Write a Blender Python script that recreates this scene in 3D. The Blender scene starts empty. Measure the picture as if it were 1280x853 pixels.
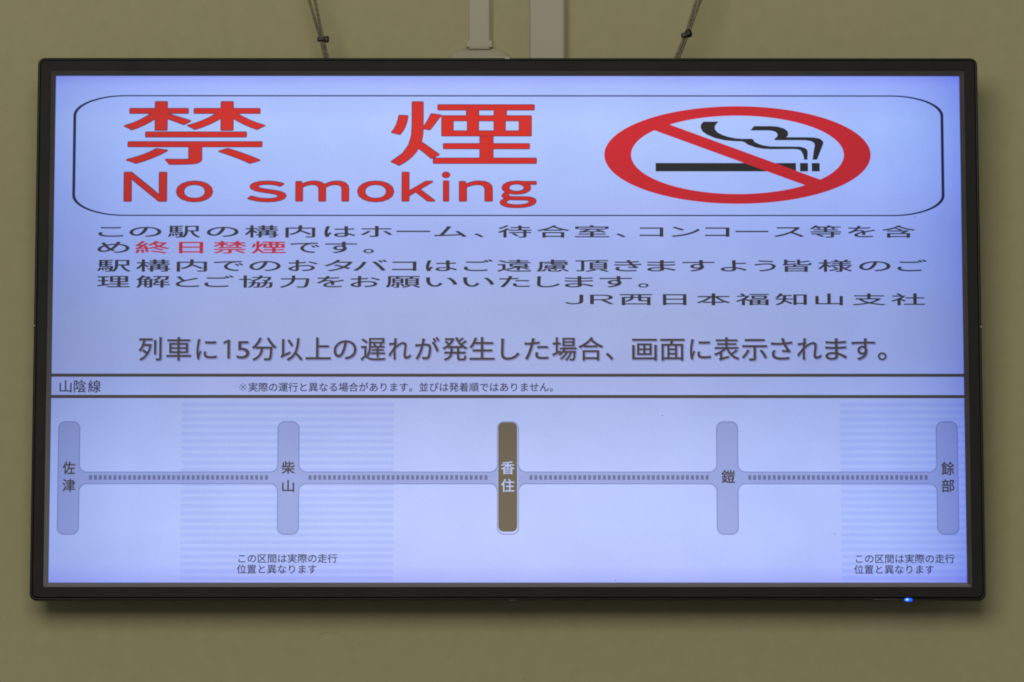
import bpy, bmesh, math, random
from mathutils import Matrix, Vector

random.seed(7)
scene = bpy.context.scene
COL = scene.collection

# ------------------------------------------------------------------ camera
cam_data = bpy.data.cameras.new('camera')
cam_data.lens = 154.69
cam_data.sensor_width = 36.0
cam_data.clip_start = 0.05
cam_data.clip_end = 100.0
cam = bpy.data.objects.new('camera', cam_data)
cam.location = (-0.01467, -4.89802, 1.83396)
cam.rotation_euler = (math.radians(100.53277), math.radians(0.02953), math.radians(-0.22311))
COL.objects.link(cam)
scene.camera = cam

# ------------------------------------------------------------------ exposure, world, lamps
scene.view_settings.view_transform = 'Standard'
scene.view_settings.look = 'None'
scene.view_settings.exposure = 0.0
scene.view_settings.gamma = 1.0
scene.view_settings.use_curve_mapping = False
scene.cycles.filter_width = 1.9
scene.cycles.max_bounces = 6

world = bpy.data.worlds.new('World')
scene.world = world
world.use_nodes = True
bg = world.node_tree.nodes['Background']
bg.inputs['Color'].default_value = (0.96, 0.97, 1.0, 1)      # dim room light from all round
bg.inputs['Strength'].default_value = 0.085


def lamp(name, loc, target, sx, sy, power, color):
    d = bpy.data.lights.new(name, 'AREA')
    d.shape = 'RECTANGLE'
    d.size, d.size_y = sx, sy
    d.energy = power
    d.color = color
    o = bpy.data.objects.new(name, d)
    o.location = loc
    o.rotation_euler = (Vector(target) - Vector(loc)).to_track_quat('-Z', 'Y').to_euler()
    COL.objects.link(o)
    return o


lamp('ceiling_lamp', (-0.8, -4.2, 3.95), (-0.2, 0.0, 2.6), 3.3, 2.0, 67.0, (1.0, 0.975, 0.88))
lamp('lower_lip_glint', (0.0, -1.0, 5.0), (0.0, -1.0, 2.0), 3.6, 0.3, 3.2, (1.0, 0.97, 0.9))  # added weak strip overhead, aimed to reflect in the display's lower lip
lamp('left_lip_glint', (5.5, -3.4, 2.8), (0.0, 0.0, 2.6), 2.0, 1.4, 7.0, (1.0, 0.97, 0.92))  # added area light far right, gives the display's left lip its glint

# ------------------------------------------------------------------ small helpers
MM = 0.001


def lin(*c):
    out = []
    for v in c:
        v = v / 255.0
        out.append(v / 12.92 if v <= 0.04045 else ((v + 0.055) / 1.055) ** 2.4)
    return tuple(out)


def link(name, me, mats, parent=None):
    o = bpy.data.objects.new(name, me)
    COL.objects.link(o)
    for m in (mats if isinstance(mats, (list, tuple)) else [mats]):
        me.materials.append(m)
    if parent:
        o.parent = parent
    return o


def mesh_from(name, verts, faces, smooth=False):
    me = bpy.data.meshes.new(name)
    me.from_pydata(verts, [], faces)
    me.validate()
    if smooth:
        for p in me.polygons:
            p.use_smooth = True
    me.update()
    return me


def from_bm(name, bm, smooth=False):
    me = bpy.data.meshes.new(name)
    bmesh.ops.recalc_face_normals(bm, faces=bm.faces)
    bm.to_mesh(me)
    bm.free()
    if smooth:
        for p in me.polygons:
            p.use_smooth = True
    return me


def rrect(x0, x1, y0, y1, rx, ry=None, n=10):
    """Closed outline of a rounded rectangle, anticlockwise."""
    ry = rx if ry is None else ry
    pts = []
    for cx, cy, a0 in ((x1 - rx, y1 - ry, 0), (x0 + rx, y1 - ry, 90), (x0 + rx, y0 + ry, 180), (x1 - rx, y0 + ry, 270)):
        for k in range(n + 1):
            a = math.radians(a0 + 90.0 * k / n)
            pts.append((cx + rx * math.cos(a), cy + ry * math.sin(a)))
    return pts


def box_bm(bm, x0, x1, y0, y1, z0, z1, bevel=0.0, seg=2):
    r = bmesh.ops.create_cube(bm, size=1.0)
    for v in r['verts']:
        v.co = Vector(((x0 + x1) / 2 + v.co.x * (x1 - x0), (y0 + y1) / 2 + v.co.y * (y1 - y0), (z0 + z1) / 2 + v.co.z * (z1 - z0)))
    if bevel:
        es = list({e for v in r['verts'] for e in v.link_edges})
        bmesh.ops.bevel(bm, geom=es, offset=bevel, segments=seg, profile=0.5, affect='EDGES')


def tube(path, rad, n=8):
    """Verts and faces of a round tube along a list of points."""
    verts, faces = [], []
    for i, p in enumerate(path):
        a = path[max(i - 1, 0)]
        b = path[min(i + 1, len(path) - 1)]
        t = (Vector(b) - Vector(a)).normalized()
        u = t.cross(Vector((0, 1, 0.013))).normalized()
        w = t.cross(u)
        for k in range(n):
            an = 2 * math.pi * k / n
            verts.append(tuple(Vector(p) + rad * (math.cos(an) * u + math.sin(an) * w)))
    for i in range(len(path) - 1):
        for k in range(n):
            faces.append((i * n + k, i * n + (k + 1) % n, (i + 1) * n + (k + 1) % n, (i + 1) * n + k))
    return verts, faces


# ------------------------------------------------------------------ materials
def new_mat(name):
    m = bpy.data.materials.new(name)
    m.use_nodes = True
    nt = m.node_tree
    return m, nt, nt.nodes['Principled BSDF']


def surface(name, color, rough, metallic=0.0, bump=0.0, bump_scale=400.0, vary=0.0, vary_scale=6.0, spec=0.5, dist=0.0006):
    m, nt, p = new_mat(name)
    p.inputs['Base Color'].default_value = (*color, 1)
    p.inputs['Roughness'].default_value = rough
    p.inputs['Metallic'].default_value = metallic
    p.inputs['Specular IOR Level'].default_value = spec
    tc = nt.nodes.new('ShaderNodeTexCoord')
    if vary:
        n = nt.nodes.new('ShaderNodeTexNoise')
        n.inputs['Scale'].default_value = vary_scale
        n.inputs['Detail'].default_value = 6
        nt.links.new(tc.outputs['Object'], n.inputs['Vector'])
        r = nt.nodes.new('ShaderNodeMapRange')
        r.inputs['From Min'].default_value = 0.3
        r.inputs['From Max'].default_value = 0.7
        r.inputs['To Min'].default_value = 1 - vary
        r.inputs['To Max'].default_value = 1 + vary
        nt.links.new(n.outputs['Fac'], r.inputs['Value'])
        mx = nt.nodes.new('ShaderNodeVectorMath')
        mx.operation = 'SCALE'
        mx.inputs[0].default_value = color
        nt.links.new(r.outputs['Result'], mx.inputs['Scale'])
        nt.links.new(mx.outputs['Vector'], p.inputs['Base Color'])
    if bump:
        n = nt.nodes.new('ShaderNodeTexNoise')
        n.inputs['Scale'].default_value = bump_scale
        n.inputs['Detail'].default_value = 5
        nt.links.new(tc.outputs['Object'], n.inputs['Vector'])
        b = nt.nodes.new('ShaderNodeBump')
        b.inputs['Strength'].default_value = bump
        b.inputs['Distance'].default_value = dist
        nt.links.new(n.outputs['Fac'], b.inputs['Height'])
        nt.links.new(b.outputs['Normal'], p.inputs['Normal'])
    return m


def wall_material():
    """Olive-cream emulsion: chroma mottling in broad patches, fine roller stipple, a few scuffs."""
    m, nt, p = new_mat('wall_paint')
    tc = nt.nodes.new('ShaderNodeTexCoord')
    n1 = nt.nodes.new('ShaderNodeTexNoise')
    n1.inputs['Scale'].default_value = 9.0
    n1.inputs['Detail'].default_value = 8
    n1.inputs['Roughness'].default_value = 0.62
    n2 = nt.nodes.new('ShaderNodeTexNoise')
    n2.inputs['Scale'].default_value = 60.0
    n2.inputs['Detail'].default_value = 4
    for n in (n1, n2):
        nt.links.new(tc.outputs['Object'], n.inputs['Vector'])
    mix1 = nt.nodes.new('ShaderNodeMix')
    mix1.data_type = 'RGBA'
    mix1.inputs['A'].default_value = (0.458, 0.442, 0.220, 1)
    mix1.inputs['B'].default_value = (0.512, 0.448, 0.256, 1)
    nt.links.new(n1.outputs['Fac'], mix1.inputs['Factor'])
    mix2 = nt.nodes.new('ShaderNodeMix')
    mix2.data_type = 'RGBA'
    mix2.blend_type = 'MULTIPLY'
    mix2.inputs['Factor'].default_value = 1.0
    r = nt.nodes.new('ShaderNodeMapRange')
    r.inputs['From Min'].default_value = 0.3
    r.inputs['From Max'].default_value = 0.7
    r.inputs['To Min'].default_value = 0.965
    r.inputs['To Max'].default_value = 1.03
    nt.links.new(n2.outputs['Fac'], r.inputs['Value'])
    nt.links.new(mix1.outputs['Result'], mix2.inputs['A'])
    nt.links.new(r.outputs['Result'], mix2.inputs['B'])
    nt.links.new(mix2.outputs['Result'], p.inputs['Base Color'])
    p.inputs['Roughness'].default_value = 0.75
    p.inputs['Specular IOR Level'].default_value = 0.25
    n3 = nt.nodes.new('ShaderNodeTexNoise')
    n3.inputs['Scale'].default_value = 260.0
    n3.inputs['Detail'].default_value = 3
    nt.links.new(tc.outputs['Object'], n3.inputs['Vector'])
    b = nt.nodes.new('ShaderNodeBump')
    b.inputs['Strength'].default_value = 0.25
    b.inputs['Distance'].default_value = 0.0006
    nt.links.new(n3.outputs['Fac'], b.inputs['Height'])
    nt.links.new(b.outputs['Normal'], p.inputs['Normal'])
    return m


def backlight_group():
    """What the panel gives off at full white: a cold white with the panel's uneven backlight and
    its darker sides, worked out from the point's own place on the display (display coordinates, metres)."""
    g = bpy.data.node_groups.new('backlight', 'ShaderNodeTree')
    g.interface.new_socket('Color', in_out='OUTPUT', socket_type='NodeSocketColor')
    out = g.nodes.new('NodeGroupOutput')
    tc = g.nodes.new('ShaderNodeTexCoord')
    sp = g.nodes.new('ShaderNodeSeparateXYZ')
    g.links.new(tc.outputs['Object'], sp.inputs['Vector'])
    mu = g.nodes.new('ShaderNodeMapRange')
    mu.inputs['From Min'].default_value = -0.51
    mu.inputs['From Max'].default_value = 0.51
    mv = g.nodes.new('ShaderNodeMapRange')
    mv.inputs['From Min'].default_value = 0.2869
    mv.inputs['From Max'].default_value = -0.2869
    g.links.new(sp.outputs['X'], mu.inputs['Value'])
    g.links.new(sp.outputs['Y'], mv.inputs['Value'])

    def ramp(src, stops):
        r = g.nodes.new('ShaderNodeValToRGB')
        el = r.color_ramp.elements
        while len(el) > 1:
            el.remove(el[0])
        el[0].position, el[0].color = stops[0][0], (*stops[0][1], 1)
        for pos, c in stops[1:]:
            e = el.new(pos)
            e.color = (*c, 1)
        g.links.new(src, r.inputs['Fac'])
        return r

    rv = ramp(mv.outputs['Result'], VERT)
    ru = ramp(mu.outputs['Result'], HORI)
    mul = g.nodes.new('ShaderNodeMix')
    mul.data_type = 'RGBA'
    mul.blend_type = 'MULTIPLY'
    mul.inputs['Factor'].default_value = 1.0
    g.links.new(rv.outputs['Color'], mul.inputs['A'])
    g.links.new(ru.outputs['Color'], mul.inputs['B'])
    no = g.nodes.new('ShaderNodeTexNoise')
    no.inputs['Scale'].default_value = 14.0
    no.inputs['Detail'].default_value = 5
    g.links.new(tc.outputs['Object'], no.inputs['Vector'])
    mr = g.nodes.new('ShaderNodeMapRange')
    mr.inputs['From Min'].default_value = 0.3
    mr.inputs['From Max'].default_value = 0.7
    mr.inputs['To Min'].default_value = 0.965
    mr.inputs['To Max'].default_value = 1.02
    g.links.new(no.outputs['Fac'], mr.inputs['Value'])
    # fine unevenness of the matte front film
    nf = g.nodes.new('ShaderNodeTexNoise')
    nf.inputs['Scale'].default_value = 420.0
    nf.inputs['Detail'].default_value = 2
    g.links.new(tc.outputs['Object'], nf.inputs['Vector'])
    mf = g.nodes.new('ShaderNodeMapRange')
    mf.inputs['From Min'].default_value = 0.3
    mf.inputs['From Max'].default_value = 0.7
    mf.inputs['To Min'].default_value = 0.975
    mf.inputs['To Max'].default_value = 1.02
    g.links.new(nf.outputs['Fac'], mf.inputs['Value'])
    mm = g.nodes.new('ShaderNodeMath')
    mm.operation = 'MULTIPLY'
    g.links.new(mr.outputs['Result'], mm.inputs[0])
    g.links.new(mf.outputs['Result'], mm.inputs[1])
    sc = g.nodes.new('ShaderNodeVectorMath')
    sc.operation = 'SCALE'
    g.links.new(mul.outputs['Result'], sc.inputs[0])
    g.links.new(mm.outputs['Value'], sc.inputs['Scale'])
    g.links.new(sc.outputs['Vector'], out.inputs['Color'])
    return g


VERT = [(0.0, lin(152, 166, 250)), (0.02, lin(168, 187, 255)), (0.09, lin(178, 201, 255)), (0.21, lin(169, 190, 250)),
        (0.32, lin(161, 177, 238)), (0.40, lin(160, 175, 230)), (0.48, lin(161, 174, 221)), (0.56, lin(162, 173, 222)),
        (0.61, lin(164, 176, 229)), (0.67, lin(172, 186, 236)), (0.73, lin(180, 194, 245)), (0.80, lin(187, 201, 254)),
        (0.89, lin(190, 205, 255)), (0.965, lin(186, 199, 255)), (1.0, lin(170, 179, 255))]
HORI = [(0.0, (.60, .65, .82)), (0.02, (.66, .71, .82)), (0.08, (.79, .85, .95)), (0.18, (.92, .94, .98)),
        (0.34, (.98, .98, 1.0)), (0.5, (1, 1, 1)), (0.68, (.97, .98, 1.0)), (0.82, (.87, .91, .99)),
        (0.91, (.80, .86, .99)), (0.955, (.68, .75, .93)), (0.985, (.55, .62, .86)), (1.0, (.46, .52, .86))]
BACKLIGHT = backlight_group()


def display_mat(name, ratio=(1, 1, 1), add=(0, 0, 0)):
    """Light of the panel behind one colour of the picture: backlight x pixel colour (+ leak)."""
    m, nt, p = new_mat(name)
    g = nt.nodes.new('ShaderNodeGroup')
    g.node_tree = BACKLIGHT
    v = nt.nodes.new('ShaderNodeVectorMath')
    v.operation = 'MULTIPLY_ADD'
    v.inputs[1].default_value = ratio
    v.inputs[2].default_value = add
    nt.links.new(g.outputs['Color'], v.inputs[0])
    nt.links.new(v.outputs['Vector'], p.inputs['Emission Color'])
    p.inputs['Emission Strength'].default_value = 1.0
    p.inputs['Base Color'].default_value = (0.009, 0.009, 0.009, 1)
    p.inputs['Roughness'].default_value = 0.42
    p.inputs['Specular IOR Level'].default_value = 0.12
    return m


def pix(r, g, b, wr=180, wg=195, wb=248):
    """Pixel colour as a share of white, from the colour seen next to that white."""
    a, w = lin(r, g, b), lin(wr, wg, wb)
    return tuple(max(x / y - 0.0, 0.0) for x, y in zip(a, w))


INK = {
    'white_panel': display_mat('panel_white'),
    'ink': display_mat('panel_dark_text', pix(60, 56, 64)),
    'headline': display_mat('panel_headline', pix(78, 71, 70)),
    'headline_halo': display_mat('panel_headline_halo', pix(150, 156, 212)),
    'thin_ink': display_mat('panel_small_text', pix(64, 61, 86)),
    'label': display_mat('panel_station_text', pix(74, 66, 60)),
    'white': display_mat('panel_white_text', (1.0, 1.0, .95)),
    'red': display_mat('panel_red', pix(213, 40, 34)),
    'red_small': display_mat('panel_small_red', pix(205, 52, 66)),
    'red_ring': display_mat('panel_ring_red', pix(207, 34, 44)),
    'outline': display_mat('panel_red_edge', pix(96, 38, 60)),
    'black': display_mat('panel_black', pix(40, 36, 36)),
    'navy': display_mat('panel_frame_line', pix(34, 38, 78)),
    'rule': display_mat('panel_rule', pix(79, 72, 66)),
    'pill': display_mat('panel_pill', pix(151, 164, 218)),
    'pill_edge': display_mat('panel_pill_edge', pix(126, 138, 192)),
    'dash': display_mat('panel_dash', pix(108, 112, 152)),
    'stripe_ground': display_mat('panel_stripe_ground', (.975, .983, .995)),
    'stripe': display_mat('panel_stripe', (.865, .895, .972)),
    'current': display_mat('panel_current', pix(106, 97, 80)),
    'pill_light': display_mat('panel_pill_light', pix(176, 188, 238)),
}
WALL = wall_material()
DUCT = surface('duct_plastic', (0.505, 0.465, 0.335), 0.5, vary=0.03, vary_scale=14, bump=0.1)
PLATE = surface('plate_plastic', (0.455, 0.415, 0.285), 0.5, vary=0.03, vary_scale=14, bump=0.1)
BEZEL = surface('bezel_plastic', (0.022, 0.0212, 0.019), 0.55, vary=0.15, vary_scale=25, bump=0.12, bump_scale=900, spec=0.15, dist=0.0003)
RIM = surface('rim_plastic', (0.008, 0.008, 0.007), 0.3, spec=0.4)
LIP = surface('lip_plastic', (0.090, 0.081, 0.068), 0.16, spec=0.9, vary=0.12, vary_scale=18)
BACK = surface('back_cover_metal', (0.03, 0.03, 0.03), 0.55)
STEEL = surface('galvanised_steel', (0.30, 0.29, 0.27), 0.45, metallic=0.6)
ROPE = surface('wire_rope_steel', (0.25, 0.215, 0.15), 0.5, metallic=0.35, vary=0.45, vary_scale=300)
TIE = surface('black_nylon', (0.008, 0.008, 0.009), 0.45)
DUST = surface('dust', (0.05, 0.045, 0.06), 0.9)
SCUFF = surface('scuff', (0.40, 0.37, 0.20), 0.9)
NUB = surface('pale_clip', (0.5, 0.48, 0.42), 0.4)

# ---- the picture on the display: every element in millimetres from the centre of the panel
LINES = [
    ('notice_line', 'ink', 0.012, 14.99, 102.96, [('こ', -459.82, -431.78), ('の', -425.21, -388.83), ('駅', -382.0, -345.37), ('の', -338.29, -302.16), ('構', -295.59, -257.43), ('内', -249.85, -216.24), ('は', -206.13, -171.0), ('ホ', -165.46, -129.57), ('ー', -125.02, -87.1), ('ム', -82.8, -46.15), ('、', -37.81, -27.19), ('待', -11.26, 26.66), ('合', 32.73, 69.39), ('室', 75.21, 113.89), ('、', 121.48, 132.35), ('コ', 147.94, 174.81), ('ン', 183.66, 215.91), ('コ', 221.6, 249.1), ('ー', 255.74, 292.74), ('ス', 298.74, 332.89), ('等', 339.22, 374.63), ('を', 381.9, 412.9), ('含', 420.49, 457.8)]),
    ('notice_line', 'ink', 0.012, 15.17, 84.83, [('め', -460.58, -424.48), ('で', -244.16, -211.32), ('す', -205.01, -169.14), ('。', -162.34, -150.22)]),
    ('notice_line', 'red_small', 0.016, 15.17, 84.83, [('終', -418.42, -379.78), ('日', -369.18, -341.9), ('禁', -330.79, -293.41), ('煙', -287.86, -249.21)]),
    ('notice_line', 'ink', 0.012, 14.96, 64.06, [('駅', -460.81, -422.7), ('構', -417.15, -378.54), ('内', -371.47, -337.4), ('で', -329.83, -296.51), ('の', -290.2, -254.61), ('お', -246.54, -213.22), ('タ', -206.15, -173.83), ('バ', -173.61, -134.98), ('コ', -129.93, -102.41), ('は', -92.06, -56.71), ('ご', -49.39, -16.56), ('遠', -12.02, 26.62), ('慮', 32.18, 68.79), ('頂', 75.87, 113.5), ('き', 119.35, 149.97), ('ま', 156.29, 188.81), ('す', 195.75, 232.07), ('よ', 238.7, 268.38), ('う', 276.59, 300.91), ('皆', 308.18, 341.34), ('様', 348.29, 386.82), ('の', 394.08, 429.78), ('ご', 437.36, 470.53)]),
    ('notice_line', 'ink', 0.012, 14.94, 45.87, [('理', -460.56, -423.74), ('解', -416.93, -378.84), ('と', -372.54, -346.05), ('ご', -340.25, -306.95), ('協', -301.4, -263.56), ('力', -255.74, -222.44), ('を', -214.37, -183.58), ('お', -176.8, -142.99), ('願', -136.93, -97.82), ('い', -92.01, -56.68), ('い', -50.37, -15.3), ('た', -9.49, 24.58), ('し', 32.66, 58.66), ('ま', 63.7, 96.52), ('す', 102.83, 139.43), ('。', 146.1, 158.09)]),
    ('notice_line', 'ink', 0.012, 14.53, 26.03, [('Ｊ', 63.66, 84.6), ('Ｒ', 92.17, 119.16), ('西', 125.51, 161.77), ('日', 173.76, 200.25), ('本', 211.61, 249.46), ('福', 255.45, 292.67), ('知', 299.61, 335.26), ('山', 344.72, 375.64), ('支', 386.37, 423.6), ('社', 429.91, 467.77)]),
    ('headline_line', 'headline', 0.016, 28.67, -35.54, [('列', -412.89, -387.39), ('車', -382.02, -354.51), ('に', -348.47, -325.66), ('１', -318.28, -310.89), ('５', -303.51, -289.08), ('分', -286.4, -258.88), ('以', -254.52, -229.69), ('上', -226.33, -198.14), ('の', -195.12, -169.28), ('遅', -164.92, -137.06), ('れ', -133.7, -108.53), ('が', -103.83, -76.64), ('発', -73.29, -45.09), ('生', -43.08, -14.88), ('し', -7.83, 12.98), ('た', 18.49, 45.36), ('場', 49.55, 76.84), ('合', 78.93, 106.64), ('、', 109.58, 117.97), ('画', 138.96, 166.67), ('面', 170.44, 197.73), ('に', 203.61, 227.12), ('表', 230.48, 259.03), ('示', 261.55, 290.1), ('さ', 294.3, 318.23), ('れ', 323.69, 350.99), ('ま', 355.19, 379.54), ('す', 384.58, 411.04), ('。', 413.98, 423.64)]),
    ('route_name', 'thin_ink', 0.004, 15.13, -72.76, [('山', -500.79, -487.26), ('陰', -484.87, -471.08), ('線', -469.09, -454.77)]),
    ('small_note', 'thin_ink', 0.0, 11.03, -72.09, [(-301.46, 11.216, '※実際の運行と異なる場合があります。並びは発着順ではありません。')]),
    ('section_note', 'thin_ink', 0.006, 10.71, -264.04, [(-301.18, 11.196, 'この区間は実際の走行')]),
    ('section_note', 'thin_ink', 0.006, 10.8, -276.07, [(-301.34, 11.192, '位置と異なります')]),
    ('section_note', 'thin_ink', 0.006, 10.71, -264.39, [(384.79, 11.208, 'この区間は実際の走行')]),
    ('section_note', 'thin_ink', 0.006, 10.8, -276.42, [(384.38, 11.204, '位置と異なります')]),
    ('station_name', 'label', 0.012, 15.72, -164.68, [('佐', -496.08, -482.09)]),
    ('station_name', 'label', 0.012, 15.51, -184.25, [('津', -496.06, -481.81)]),
    ('station_name', 'label', 0.012, 15.14, -164.19, [('柴', -252.17, -237.37)]),
    ('station_name', 'label', 0.012, 14.35, -184.52, [('山', -251.48, -237.94)]),
    ('station_name', 'white', 0.012, 15.53, -164.51, [('香', -7.62, 7.36)]),
    ('station_name', 'white', 0.012, 15.7, -184.41, [('住', -7.62, 7.35)]),
    ('station_name', 'label', 0.012, 15.71, -174.55, [('鎧', 237.92, 253.09)]),
    ('station_name', 'label', 0.012, 15.92, -165.38, [('餘', 483.26, 497.63)]),
    ('station_name', 'label', 0.012, 15.41, -184.61, [('部', 483.15, 497.6)]),
]
TITLE = [('禁', -433.19, -273.01, 184.73, 257.92), ('煙', -132.07, 32.7, 183.65, 257.78)]
LATIN = [('Ｎ', -432.23, -383.2, 142.44, 176.84), ('ｏ', -373.33, -331.5, 141.91, 166.78), ('ｓ', -293.17, -248.81, 141.93, 166.81), ('ｍ', -239.01, -178.44, 142.69, 166.84), ('ｏ', -169.62, -127.69, 141.97, 166.86), ('ｋ', -119.52, -81.35, 142.72, 176.95), ('ｉ', -74.24, -64.79, 142.73, 177.14), ('ｎ', -55.06, -16.89, 142.74, 166.9), ('ｇ', -9.24, 32.61, 135.36, 166.91)]
SMOKE = [[(220.72, 234.54), (237.98, 234.55), (235.08, 231.79), (233.37, 228.69), (233.68, 225.59), (236.54, 222.14), (242.1, 219.21), (248.85, 216.98), (257.29, 215.26), (264.9, 214.75), (275.05, 214.92), (277.07, 213.55), (277.9, 211.48), (281.77, 209.41), (287.67, 207.35), (295.27, 206.15), (304.57, 205.98), (321.49, 205.99), (329.1, 205.82), (334.16, 204.62), (337.18, 202.55), (338.0, 200.31), (337.57, 190.85), (334.02, 190.85), (332.89, 196.01), (331.23, 199.8), (329.56, 201.86), (325.69, 202.89), (319.77, 203.06), (297.78, 202.88), (287.64, 203.39), (279.2, 204.94), (270.77, 208.03), (266.56, 210.96), (264.03, 211.82), (253.89, 212.16), (243.74, 213.19), (233.61, 215.59), (225.18, 219.21), (219.79, 223.0), (217.45, 227.3), (217.82, 231.09)], [(277.71, 229.4), (298.02, 229.4), (304.79, 228.72), (311.54, 226.65), (315.23, 223.9), (316.22, 220.97), (315.69, 218.38), (313.98, 216.66), (336.82, 216.67), (345.28, 216.33), (352.03, 214.95), (355.38, 211.85), (355.69, 209.44), (348.39, 190.86), (343.32, 190.86), (345.13, 202.9), (346.03, 207.2), (345.21, 210.13), (341.85, 212.19), (335.09, 213.22), (301.26, 213.21), (300.43, 214.59), (303.84, 217.52), (304.2, 220.1), (302.19, 222.68), (297.97, 224.06), (292.9, 224.4), (273.44, 224.4)]]
CIG = [[166.46, 324.63, 177.44, 187.06], [329.13, 338.15, 177.47, 187.1], [342.38, 351.31, 177.48, 187.1]]
RING_OUT = [108.65, 408.9, 140.37, 252.2]
RING_IN = [138.85, 378.69, 151.53, 241.34]
SLASH = [(183.77, 230.65), (351.88, 168.04), (334.6, 161.62), (165.5, 224.39)]
BOX = [-489.87, 491.51, 126.31, 264.8]
RULES = [[-510.4, 511.14, -56.18, -52.66], [-510.04, 511.66, -80.28, -76.67]]
BAND = [-489.05, 489.7, -177.06, -162.88]
PILLS = [[-501.52, -477.03, -233.84, -106.31], [-257.07, -232.3, -233.65, -106.27], [-12.08, 12.26, -233.46, -106.24], [232.29, 257.09, -233.81, -106.21], [477.74, 502.19, -233.8, -106.72]]
DARK = [-10.74, 10.38, -230.07, -107.5]
DASH = [[-466.44, -270.62], [-222.06, -26.16], [24.02, 220.35], [267.88, 464.47]]
DASHY = [-466.44, -463.14, -172.17, -166.96]
STRIPE_X = [[-364.19, -127.27], [370.9, 511.78]]
STRIPE_Y = [-87.86, -96.0, -104.13, -112.26, -120.39, -128.52, -136.64, -144.75, -152.86, -160.97, -169.08, -177.18, -185.27, -193.36, -201.45, -209.54, -217.62, -225.69, -233.77, -241.83, -249.9, -257.96, -266.02, -274.07, -282.12]
SPECKS = [(172.58, -100.09), (363.22, -232.91), (458.15, 125.45), (119.15, -284.68)]

# ------------------------------------------------------------------ the wall
def build_wall():
    bm = bmesh.new()
    box_bm(bm, -4.0, 4.0, 0.0, 0.2, 0.0, 5.2)
    w = link('wall', from_bm('wall', bm), WALL)
    w['kind'] = 'structure'
    # small scuffs and specks on the paint
    for x, z, r in ((0.0181, 2.3612, 0.0016), (-0.5681, 2.4303, 0.0016), (-0.166, 2.401, 0.0009), (0.31, 2.405, 0.0005), (-0.41, 2.388, 0.0005), (0.548, 3.11, 0.0005)):
        verts, k0, m = [], 0, 7
        for k in range(m):
            a = 2 * math.pi * k / m
            q = r * random.uniform(0.6, 1.1)
            verts.append((x + q * math.cos(a), -0.0004, z + q * math.sin(a)))
        link('paint_speck', mesh_from('paint_speck', verts, [tuple(range(m))]), SCUFF, w)
    verts, faces = [], []
    arc = [(-0.210 + 0.032 * t, 2.4115 + 0.003 * math.sin(t * 3.0) - 0.008 * t * t) for t in [i / 12 for i in range(13)]]
    for i in range(12):
        (xa, za), (xb, zb) = arc[i], arc[i + 1]
        k0 = len(verts)
        h = 0.00018
        verts += [(xa, -0.0004, za - h), (xb, -0.0004, zb - h), (xb, -0.0004, zb + h), (xa, -0.0004, za + h)]
        faces.append((k0, k0 + 1, k0 + 2, k0 + 3))
    link('scuff_mark', mesh_from('scuff_mark', verts, faces), SCUFF, w)


def raceway(bm, x0, x1, z0, z1, depth, r=0.003):
    """Cable raceway: a shallow channel cover with rounded long edges, standing off the wall plane."""
    prof = [(x0, -0.0002), (x0, -depth * 0.45), (x0 + 0.0012, -depth * 0.45), (x0 + 0.0012, -(depth - r))]
    for k in range(1, 6):
        a = math.radians(180 + 90 * k / 5)
        prof.append((x0 + 0.0012 + r + r * math.cos(a), -(depth - r) + r * math.sin(a)))
    for k in range(0, 5):
        a = math.radians(270 + 90 * k / 5)
        prof.append((x1 - 0.0012 - r + r * math.cos(a), -(depth - r) + r * math.sin(a)))
    prof += [(x1 - 0.0012, -(depth - r)), (x1 - 0.0012, -depth * 0.45), (x1, -depth * 0.45), (x1, -0.0002)]
    lo = [bm.verts.new((x, y, z0)) for x, y in prof]
    hi = [bm.verts.new((x, y, z1)) for x, y in prof]
    n = len(prof)
    for k in range(n):
        bm.faces.new((lo[k], lo[(k + 1) % n], hi[(k + 1) % n], hi[k]))
    bm.faces.new(lo)
    bm.faces.new(hi[::-1])


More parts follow.
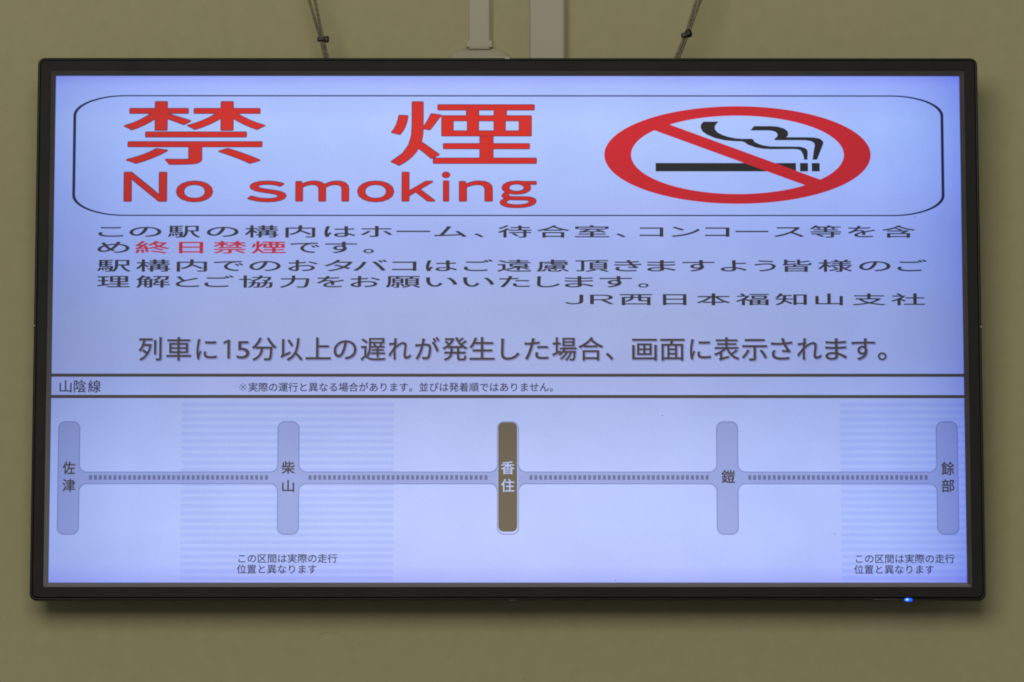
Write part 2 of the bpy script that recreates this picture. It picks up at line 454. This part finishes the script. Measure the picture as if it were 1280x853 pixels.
def build_ducts():
    bm = bmesh.new()
    raceway(bm, -0.0464, -0.0184, 3.0830, 4.6, 0.010)
    nd = bpy.data.objects.new('cable_duct', None)
    nd.location = (-0.0324, 0, 2.99)
    COL.objects.link(nd)
    nd['label'] = 'narrow pale cable duct on the wall running down into a rounded cover plate'
    nd['category'] = 'cable duct'
    nd['group'] = 'cable ducts above the display'

    def sub(name, bm_, mat):
        me = from_bm(name, bm_)
        o = link(name, me, mat, nd)
        me.transform(Matrix.Translation((0.0324, 0, -2.99)))
        return o
    sub('duct_cover', bm, DUCT)
    # flared foot of the duct
    bm = bmesh.new()
    a = [(-0.0463, 3.0925), (-0.0185, 3.0925), (-0.0178, 3.0850), (-0.0470, 3.0850)]
    f = [bm.verts.new((x, -0.0101 if z > 3.09 else -0.0106, z)) for x, z in a]
    g = [bm.verts.new((x, -0.0003, z)) for x, z in a]
    bm.faces.new(f)
    for k in range(4):
        bm.faces.new((f[k], f[(k + 1) % 4], g[(k + 1) % 4], g[k]))
    sub('duct_foot', bm, DUCT)
    # rounded cover plate the duct runs into
    bm = bmesh.new()
    rings = []
    for ins, y in ((0.0, -0.0003), (0.0, -0.004), (0.0012, -0.0065), (0.0038, -0.0082), (0.0075, -0.0090)):
        rings.append([bm.verts.new((x, y, z)) for x, z in rrect(-0.0725 + ins, 0.0082 - ins, 2.990 + ins, 3.0848 - ins, 0.024 - ins, n=12)])
    for p, q in zip(rings[:-1], rings[1:]):
        for k in range(len(p)):
            bm.faces.new((p[k], p[(k + 1) % len(p)], q[(k + 1) % len(p)], q[k]))
    bm.faces.new(rings[-1])
    sub('cover_plate', bm, PLATE)
    bm = bmesh.new()
    raceway(bm, 0.0230, 0.0672, 2.93, 4.6, 0.016, 0.004)
    w = link('cable_duct', from_bm('cable_duct', bm), DUCT)
    w['label'] = 'wide pale cable duct on the wall passing straight down behind the display'
    w['category'] = 'cable duct'
    w['group'] = 'cable ducts above the display'


# ------------------------------------------------------------------ lettering
class Glyphs:
    """Letter outlines from Blender's own built-in typeface, one closed flat mesh per letter."""
    def __init__(self):
        self.c = bpy.data.curves.new('letter_source', 'FONT')
        self.c.resolution_u = 4
        self.o = bpy.data.objects.new('letter_source', self.c)
        COL.objects.link(self.o)
        self.cache = {}

    def get(self, ch):
        bold = 0.0
        if ch == '１':
            return ONE
        ch = {'５': '5'}.get(ch, ch)
        key = ch
        if key not in self.cache:
            self.c.body = ch
            bpy.context.view_layer.update()
            dg = bpy.context.evaluated_depsgraph_get()
            me = bpy.data.meshes.new_from_object(self.o.evaluated_get(dg))
            vs = [(v.co.x, v.co.y) for v in me.vertices]
            fs = [tuple(p.vertices) for p in me.polygons]
            bpy.data.meshes.remove(me)
            xs, ys = [v[0] for v in vs], [v[1] for v in vs]
            self.cache[key] = (vs, fs, (min(xs), max(xs), min(ys), max(ys)))
        return self.cache[key]

    def done(self):
        bpy.data.objects.remove(self.o)
        bpy.data.curves.remove(self.c)


class Sheet:
    """Flat picture elements at one level of the display, in millimetres from its centre."""
    def __init__(self, level):
        self.v, self.f, self.z = [], [], level * MM

    def add(self, vs, fs):
        k = len(self.v)
        self.v += [(x * MM, y * MM, self.z) for x, y in vs]
        self.f += [tuple(i + k for i in f) for f in fs]

    def poly(self, pts):
        self.add(pts, [tuple(range(len(pts)))])

    def rect(self, x0, x1, y0, y1):
        self.poly([(x0, y0), (x1, y0), (x1, y1), (x0, y1)])

    def loop(self, outer, inner):
        n = len(outer)
        self.add(list(outer) + list(inner), [(k, (k + 1) % n, n + (k + 1) % n, n + k) for k in range(n)])

    def build(self, name, ink, parent):
        return link(name, mesh_from(name, self.v, self.f), INK[ink], parent)


ONE = ([(0.21, 0.0), (0.31, 0.0), (0.31, 0.735), (0.235, 0.735), (0.055, 0.655), (0.055, 0.57), (0.21, 0.635)],
       [(0, 1, 2, 3, 4, 5, 6)], (0.055, 0.31, 0.0, 0.735))


def thick(sheet, vs, fs, dx, dy, n):
    """A letter outline swollen by dx, dy (mm): copies shifted round a small circle, each a hair above the last."""
    z = sheet.z
    if n == 0:
        sheet.add(vs, fs)
        return
    for k in range(n):
        a = 2 * math.pi * (k + 0.5) / n
        sheet.z = z + k * 0.008 * MM
        sheet.add([(x + dx * math.cos(a) * 1.1, y + dy * math.sin(a) * 1.1) for x, y in vs], fs)
    sheet.z = z


def character(parent, ink, level, glyph, x0, x1, dx, dy, em=None, base=None, y0=None, y1=None, n=8, shift=(0, 0), name='character'):
    """One character as one flat mesh whose ink runs from x0 to x1."""
    vs, fs, (a, b, c, d) = glyph
    s = (x1 - x0 - 2 * dx) / (b - a)
    if em is not None:
        pts = [(x0 + dx + (x - a) * s + shift[0], base + y * em + shift[1]) for x, y in vs]
    else:
        t = (y1 - y0 - 2 * dy) / (d - c)
        pts = [(x0 + dx + (x - a) * s + shift[0], y0 + dy + (y - c) * t + shift[1]) for x, y in vs]
    sh = Sheet(level)
    thick(sh, pts, fs, dx, dy, n)
    return sh.build(name, ink, parent)


# ------------------------------------------------------------------ the display
def build_display():
    tau = math.radians(2.0)
    tv = bpy.data.objects.new('display', None)
    mw = Matrix(((1, 0, 0, 0), (0, -math.sin(tau), -math.cos(tau), -0.056), (0, math.cos(tau), -math.sin(tau), 2.75), (0, 0, 0, 1)))
    tv.matrix_world = mw
    tv.empty_display_size = 0.1
    COL.objects.link(tv)
    tv['label'] = 'wide flat information display with a lit no smoking notice and station diagram, black frame'
    tv['category'] = 'display'

    W, H = 0.510, 0.28688
    n = 8

    def ring(bm, dx, dy, r, z):
        return [bm.verts.new((x, y, z)) for x, y in rrect(-W - dx, W + dx, -H - dy, H + dy, r, n=n)]

    def skin(bm, rings, close=False):
        for p, q in zip(rings[:-1], rings[1:]):
            m = len(p)
            for k in range(m):
                bm.faces.new((p[k], p[(k + 1) % m], q[(k + 1) % m], q[k]))

    # inner lip: a slope from the panel up to the face
    bm = bmesh.new()
    prof = [(-0.0004, 0.0002, -0.0010), (0.0, 0.0002, 0.0002), (0.0006, 0.0003, 0.0012), (0.0052, 0.0006, 0.0042), (0.0056, 0.0008, 0.0040)]
    skin(bm, [ring(bm, d, d, r, z) for d, r, z in prof])
    link('inner_lip', from_bm('inner_lip', bm), LIP, tv)
    # front frame face
    bm = bmesh.new()
    prof = [(0.0057, 0.0008, 0.0030), (0.0057, 0.0008, 0.0046), (0.0061, 0.0010, 0.0050), (0.0163, 0.0050, 0.0052), (0.0168, 0.0053, 0.0049), (0.0169, 0.0054, 0.0036)]
    rs = [ring(bm, d, d, r, z) for d, r, z in prof]
    skin(bm, rs)
    link('front_frame', from_bm('front_frame', bm), BEZEL, tv)
    # outer rim with rounded edge, drawn in towards the back
    bm = bmesh.new()
    prof = [(0.0165, 0.0052, 0.0034), (0.0176, 0.0058, 0.0034), (0.0179, 0.0060, 0.0042), (0.0187, 0.0065, 0.0044), (0.0198, 0.0072, 0.0038),
            (0.0204, 0.0078, 0.0022), (0.0206, 0.0080, -0.0002), (0.0203, 0.0078, -0.0060), (0.0192, 0.0072, -0.0130), (0.0060, 0.0060, -0.0135)]
    skin(bm, [ring(bm, d, d, r, z) for d, r, z in prof])
    o = link('outer_rim', from_bm('outer_rim', bm, True), RIM, tv)
    # back cover
    bm = bmesh.new()
    rs = [ring(bm, d, e, r, z) for d, e, r, z in ((0.0150, 0.0150, 0.008, -0.0125), (0.010, 0.010, 0.008, -0.018), (-0.05, -0.035, 0.02, -0.030), (-0.07, -0.05, 0.02, -0.045))]
    skin(bm, rs)
    bm.faces.new(rs[0])
    bm.faces.new(rs[-1])
    back = link('back_cover', from_bm('back_cover', bm), BACK, tv)

    # wall mount: plate on the back, arm and wall plate
    bm = bmesh.new()
    box_bm(bm, -0.2, 0.2, -0.08, 0.08, -0.0490, -0.0455, 0.001)
    link('mount_plate', from_bm('mount_plate', bm), STEEL, tv)
    inv = mw.inverted()
    bm = bmesh.new()
    box_bm(bm, -0.24, 0.24, -0.0030, -0.0003, 2.67, 2.83, 0.001)
    box_bm(bm, -0.17, -0.14, -0.0070, -0.0032, 2.70, 2.80, 0.001)
    box_bm(bm, 0.14, 0.17, -0.0070, -0.0032, 2.70, 2.80, 0.001)
    me = from_bm('wall_bracket', bm)
    me.transform(inv)
    link('wall_bracket', me, STEEL, tv)

    # little pale catches in the rim at the top and the two sides, a dark one below
    for (x0, x1, y0, y1, z0, z1, mat) in ((-0.0035, 0.0025, H + 0.0190, H + 0.02085, 0.0, 0.0046, NUB),
                                          (-W - 0.0210, -W - 0.0188, 0.0002, 0.0016, 0.0, 0.0044, NUB),
                                          (W + 0.0188, W + 0.0210, -0.0005, 0.0009, 0.0, 0.0044, NUB),
                                          (0.0005, 0.0100, -H - 0.0216, -H - 0.0190, -0.003, 0.0046, RIM)):
        bm = bmesh.new()
        box_bm(bm, x0, x1, y0, y1, z0, z1, 0.0004)
        link('rim_catch', from_bm('rim_catch', bm), mat, tv)

    # blue power light in a shallow clear strip of the lower rim
    bm = bmesh.new()
    box_bm(bm, 0.405, 0.478, -H - 0.0203, -H - 0.0183, 0.0, 0.0048, 0.0007, 3)
    wndw = link('light_window', from_bm('light_window', bm, True), surface('smoked_window', (0.012, 0.012, 0.012), 0.3, spec=0.4), tv)
    m, nt, p = new_mat('blue_light')
    p.inputs['Base Color'].default_value = (0.01, 0.05, 0.3, 1)
    p.inputs['Emission Color'].default_value = (0.008, 0.07, 1.0, 1)
    p.inputs['Emission Strength'].default_value = 2.2
    m2, nt, p = new_mat('blue_light_core')
    p.inputs['Emission Color'].default_value = (0.16, 0.62, 1.0, 1)
    p.inputs['Emission Strength'].default_value = 1.6
    bm = bmesh.new()
    bmesh.ops.create_uvsphere(bm, u_segments=20, v_segments=10, radius=1.0)
    for v in bm.verts:
        v.co = Vector((0.4440 + v.co.x * 0.0050, -H - 0.0195 + v.co.y * 0.0019, 0.0042 + v.co.z * 0.0015))
    led = link('power_light', from_bm('power_light', bm, True), m, tv)
    bm = bmesh.new()
    bmesh.ops.create_uvsphere(bm, u_segments=16, v_segments=8, radius=1.0)
    for v in bm.verts:
        v.co = Vector((0.4428 + v.co.x * 0.0017, -H - 0.0195 + v.co.y * 0.0012, 0.0050 + v.co.z * 0.0011))
    link('light_core', from_bm('light_core', bm, True), m2, led)

    # the lit panel
    s = Sheet(0.0)
    s.rect(-510.3, 510.3, -287.1, 287.1)
    scr = s.build('screen', 'white_panel', tv)
    G = Glyphs()

    # striped sections of the diagram
    for x0, x1 in STRIPE_X:
        x1 = min(x1, 509.8)
        s = Sheet(0.10)
        s.rect(x0, x1, -286.6, -81.6)
        s.build('striped_section', 'stripe_ground', scr)
        for y in STRIPE_Y:
            sa = Sheet(0.2)
            sa.rect(x0, x1, y - 2.2, y + 2.2)
            sa.build('stripe', 'stripe', scr)

    # track band with stations: outline then fill, with rounded inner corners
    bx0, bx1, by0, by1 = BAND
    px = [((a + b) / 2) for a, b, c, d in PILLS]
    hw = sum(b - a for a, b, c, d in PILLS) / 5 / 2
    pc, pd = -233.7, -106.3

    def cross(lvl, inset, name, ink):
        for i, x in enumerate(px):
            sh = Sheet(lvl)
            sh.poly(rrect(x - hw + inset, x + hw - inset, pc + inset, pd - inset, 8.0 - inset, n=8))
            sh.build(name, ink, scr)
        r = 8.0
        for i in range(4):
            sh = Sheet(lvl + 0.02)
            a, b = px[i] + hw - inset, px[i + 1] - hw + inset
            top, bot = by1 - inset, by0 + inset
            up, dn = [], []
            rr = r + inset
            for k in range(9):
                t = math.radians(90.0 * k / 8)
                up.append((a + rr - rr * math.cos(t), top + rr - rr * math.sin(t)))
            for k in range(9):
                t = math.radians(90.0 * k / 8)
                up.append((b - rr + rr * math.sin(t), top + rr - rr * math.cos(t)))
            dn = [(x, (top + bot) - y) for x, y in up]
            m = len(up)
            sh.add(up + dn, [(k, k + 1, m + k + 1, m + k) for k in range(m - 1)])
            sh.build('track_band' if ink == 'pill' else 'band_edge', ink, scr)
    cross(0.40, 0.0, 'marker_edge', 'pill_edge')
    cross(0.50, 1.1, 'station_marker', 'pill')
    # the current station, dark with a light edge
    x = px[2]
    s = Sheet(0.60)
    s.poly(rrect(x - hw + 0.9, x + hw - 0.9, pc + 0.9, pd - 0.9, 7.2, n=8))
    s.build('marker_edge', 'pill_light', scr)
    s = Sheet(0.66)
    a, b, c, d = DARK
    s.poly(rrect(a, b, c, d, 6.0, n=8))
    s.build('station_marker', 'current', scr)
    y0, y1 = DASHY[2], DASHY[3]
    for a, b in DASH:
        s = Sheet(0.64)
        for k in range(37):
            cx = a + (b - a) * k / 36
            s.rect(cx, cx + 3.3, y0, y1)
        s.build('track_dashes', 'dash', scr)['kind'] = 'stuff'

    # two rules above the diagram
    for a, b, c, d in RULES:
        s = Sheet(0.4)
        s.rect(-509.9, 509.9, c, d)
        s.build('rule', 'rule', scr)

    # frame line round the notice (thin above and below, thicker at the sides)
    a, b, c, d = BOX
    s = Sheet(0.3)
    s.loop(rrect(a, b, c, d, 59.0, 23.5, n=24), rrect(a + 3.3, b - 3.3, c + 1.4, d - 1.4, 56.5, 22.8, n=24))
    s.build('notice_frame', 'navy', scr)

    # title: red with a fine dark edge
    for group, dx, dy in ((TITLE, 0.60, 0.28), (LATIN, 0.50, 0.30)):
        for ch, x0, x1, y0, y1 in group:
            g = G.get(ch)
            character(scr, 'outline', 0.3, g, x0, x1, dx + 0.75, dy + 0.7, y0=y0, y1=y1, n=12, name='character_edge')
            # same skeleton, thinner swell: the dark edge stays visible all round
            vs, fs, (a, b, c, d) = g
            character(scr, 'red', 0.5, g, x0 + 0.75, x1 - 0.75, dx, dy, y0=y0 + 0.7, y1=y1 - 0.7, n=12)

    # no smoking symbol
    (a, b, c, d), (e, f, g, h) = RING_OUT, RING_IN
    N = 96

    def ell(x0, x1, y0, y1):
        return [((x0 + x1) / 2 + (x1 - x0) / 2 * math.cos(2 * math.pi * k / N), (y0 + y1) / 2 + (y1 - y0) / 2 * math.sin(2 * math.pi * k / N)) for k in range(N)]
    s = Sheet(0.6)
    s.loop(ell(a, b, c, d), ell(e, f, g, h))
    s.build('prohibition_ring', 'red_ring', scr)
    s = Sheet(0.64)
    q = [Vector(p) for p in SLASH]
    u = (q[1] - q[0]).normalized() * 9
    s.poly([tuple(q[0] - u), tuple(q[1] + u), tuple(q[2] + u * 0.9), tuple(q[3] - u * 0.9)])
    s.build('prohibition_bar', 'red_ring', scr)
    for name, (a, b, c, d) in zip(('cigarette', 'filter_block', 'filter_block'), CIG):
        s = Sheet(0.5)
        s.rect(a, b, c, d)
        s.build(name, 'black', scr)
    for pts in SMOKE:
        bm = bmesh.new()
        vs = [bm.verts.new((x * MM, y * MM, 0.5 * MM)) for x, y in pts]
        fc = bm.faces.new(vs)
        bmesh.ops.triangulate(bm, faces=[fc])
        link('smoke_curl', from_bm('smoke_curl', bm), INK['black'], scr)

    # body text, headline, route name, notes and station names
    swell = {'ink': (0.42, 0.15), 'red_small': (0.5, 0.2), 'headline': (0.22, 0.22), 'thin_ink': (0.15, 0.15), 'label': (0.26, 0.26), 'white': (0.12, 0.12)}
    for label, ink, bold, em, base, items in LINES:
        dx, dy = swell[ink]
        for it in items:
            if isinstance(it[0], str):
                ch, x0, x1 = it
                g = G.get(ch)
                if ch in '１５ＪＲ':
                    dx, dy = 0.08, 0.08
                else:
                    dx, dy = swell[ink]
                if ink == 'headline':
                    character(scr, 'headline_halo', 0.4, g, x0 - 0.5, x1 + 0.5, dx + 0.5, dy + 0.5, em, base, shift=(0.8, -0.8), name='character_shadow')
                character(scr, ink, 0.76, g, x0, x1, dx, dy, em, base)
            else:
                x, pitch, txt = it
                for i, ch in enumerate(txt):
                    g = G.get(ch)
                    a, b2 = g[2][0], g[2][1]
                    cx = x + i * pitch
                    if ch == '※':
                        sh = Sheet(0.76)
                        mx, my, r, t = cx + 0.5 * pitch, base + 0.38 * em, 0.40 * em, 0.032 * em
                        for q in (45, 135):
                            u = Vector((math.cos(math.radians(q)), math.sin(math.radians(q))))
                            w = Vector((-u.y, u.x)) * t
                            c0 = Vector((mx, my))
                            sh.poly([tuple(c0 - u * r + w), tuple(c0 - u * r - w), tuple(c0 + u * r - w), tuple(c0 + u * r + w)])
                            sh.z += 0.01 * MM
                        for q in (0, 90, 180, 270):
                            u = Vector((mx + 0.33 * em * math.cos(math.radians(q)), my + 0.33 * em * math.sin(math.radians(q))))
                            sh.poly([(u.x + 0.062 * em * math.cos(k * math.pi / 4), u.y + 0.062 * em * math.sin(k * math.pi / 4)) for k in range(8)])
                        sh.build('character', ink, scr)
                    else:
                        character(scr, ink, 0.76, g, cx + a * pitch - dx, cx + b2 * pitch + dx, dx, dy, em, base, n=4)
    G.done()

    # dust on the panel
    for x, y in SPECKS:
        v, f, k0 = [], [], 0
        for k in range(6):
            an = 2 * math.pi * k / 6
            v.append((x * MM + 0.0006 * math.cos(an) * random.uniform(.6, 1.1), y * MM + 0.0006 * math.sin(an), 0.0009))
        f.append(tuple(range(6)))
        link('dust_speck', mesh_from('dust_speck', v, f), DUST, scr)
    return tv


# ------------------------------------------------------------------ safety wires
def build_wires():
    Y = -0.05

    def wire(strands, tie, label, ball):
        t = bpy.data.objects.new('hanging_wire', None)
        t.location = (strands[0][0][0], Y, strands[0][0][1])
        COL.objects.link(t)
        t['label'] = label
        t['category'] = 'wire rope'
        t['group'] = 'hanging wires above the display'
        off = Matrix.Translation(-t.location)
        for j, pts in enumerate(strands):
            # three fine wires laid round each other
            path = []
            dense = []
            for (xa, za), (xb, zb) in zip(pts[:-1], pts[1:]):
                m = max(2, int(math.hypot(xb - xa, zb - za) / 0.0011))
                dense += [(xa + (xb - xa) * k / m, za + (zb - za) * k / m) for k in range(m)]
            dense.append(pts[-1])
            V, F = [], []
            for w in range(3):
                path = []
                for i, (x, z) in enumerate(dense):
                    an = 2 * math.pi * (i / 7.0 + w / 3.0)
                    path.append((x + 0.00085 * math.cos(an), Y + 0.0007 * j + 0.0009 * math.sin(an), z))
                vv, ff = tube(path, 0.00098, 6)
                k0 = len(V)
                V += vv
                F += [tuple(i + k0 for i in f) for f in ff]
            me = mesh_from('strand', V, F, True)
            me.transform(off)
            link('strand', me, ROPE, t)
        bm = bmesh.new()
        (cx, cz), ang = tie, math.radians(14 if ball == 0 else -18)
        rot = Matrix.Translation((cx, Y - 0.0006, cz)) @ Matrix.Rotation(ang * (0.0 if ball == 0 else 1.0), 4, 'Y')
        if ball == 0:
            box_bm(bm, -0.0064, 0.0025, -0.0034, 0.0034, -0.0022, 0.0020, 0.0009, 3)
            box_bm(bm, 0.0018, 0.0070, -0.0036, 0.0030, -0.0035, 0.0034, 0.0014, 3)
        else:
            box_bm(bm, -0.0066, 0.0018, -0.0034, 0.0034, -0.0036, 0.0022, 0.0013, 3)
            box_bm(bm, -0.0014, 0.0062, -0.0040, 0.0032, -0.0048, 0.0050, 0.0034, 4)
        bm.transform(rot)
        me = from_bm('cable_tie', bm, True)
        me.transform(off)
        link('cable_tie', me, TIE, t)
        # eye plate fixed on the wall far above
        ex, ez = strands[0][-1]
        bm = bmesh.new()
        box_bm(bm, ex - 0.02, ex + 0.02, Y - 0.004, -0.0003, ez - 0.004, ez + 0.03, 0.002)
        me = from_bm('eye_plate', bm)
        me.transform(off)
        link('eye_plate', me, STEEL, t)

    k = 1.35
    wire([[(-0.1990, 3.020), (-0.2073, 3.0625), (-0.2126, 3.0849), (-0.2258, 3.1299), (-0.2258 - 0.29 * k, 3.1299 + k)],
          [(-0.1960, 3.020), (-0.2043, 3.0625), (-0.2099, 3.0849), (-0.2192, 3.1299), (-0.2192 - 0.215 * k, 3.1299 + k)]],
         (-0.2098, 3.0835), 'thin steel wire with a black tie, leaning left, above the left part of the display', 0)
    wire([[(0.1758, 3.020), (0.1905, 3.0627), (0.2043, 3.0954), (0.2148, 3.1301), (0.2148 + 0.30 * k, 3.1301 + k)],
          [(0.1794, 3.020), (0.1942, 3.0627), (0.2071, 3.0954), (0.2194, 3.1301), (0.2194 + 0.37 * k, 3.1301 + k)]],
         (0.2032, 3.0898), 'thin steel wire with a black tie, leaning right, above the right part of the display', 1)


build_wall()
build_ducts()
build_display()
build_wires()
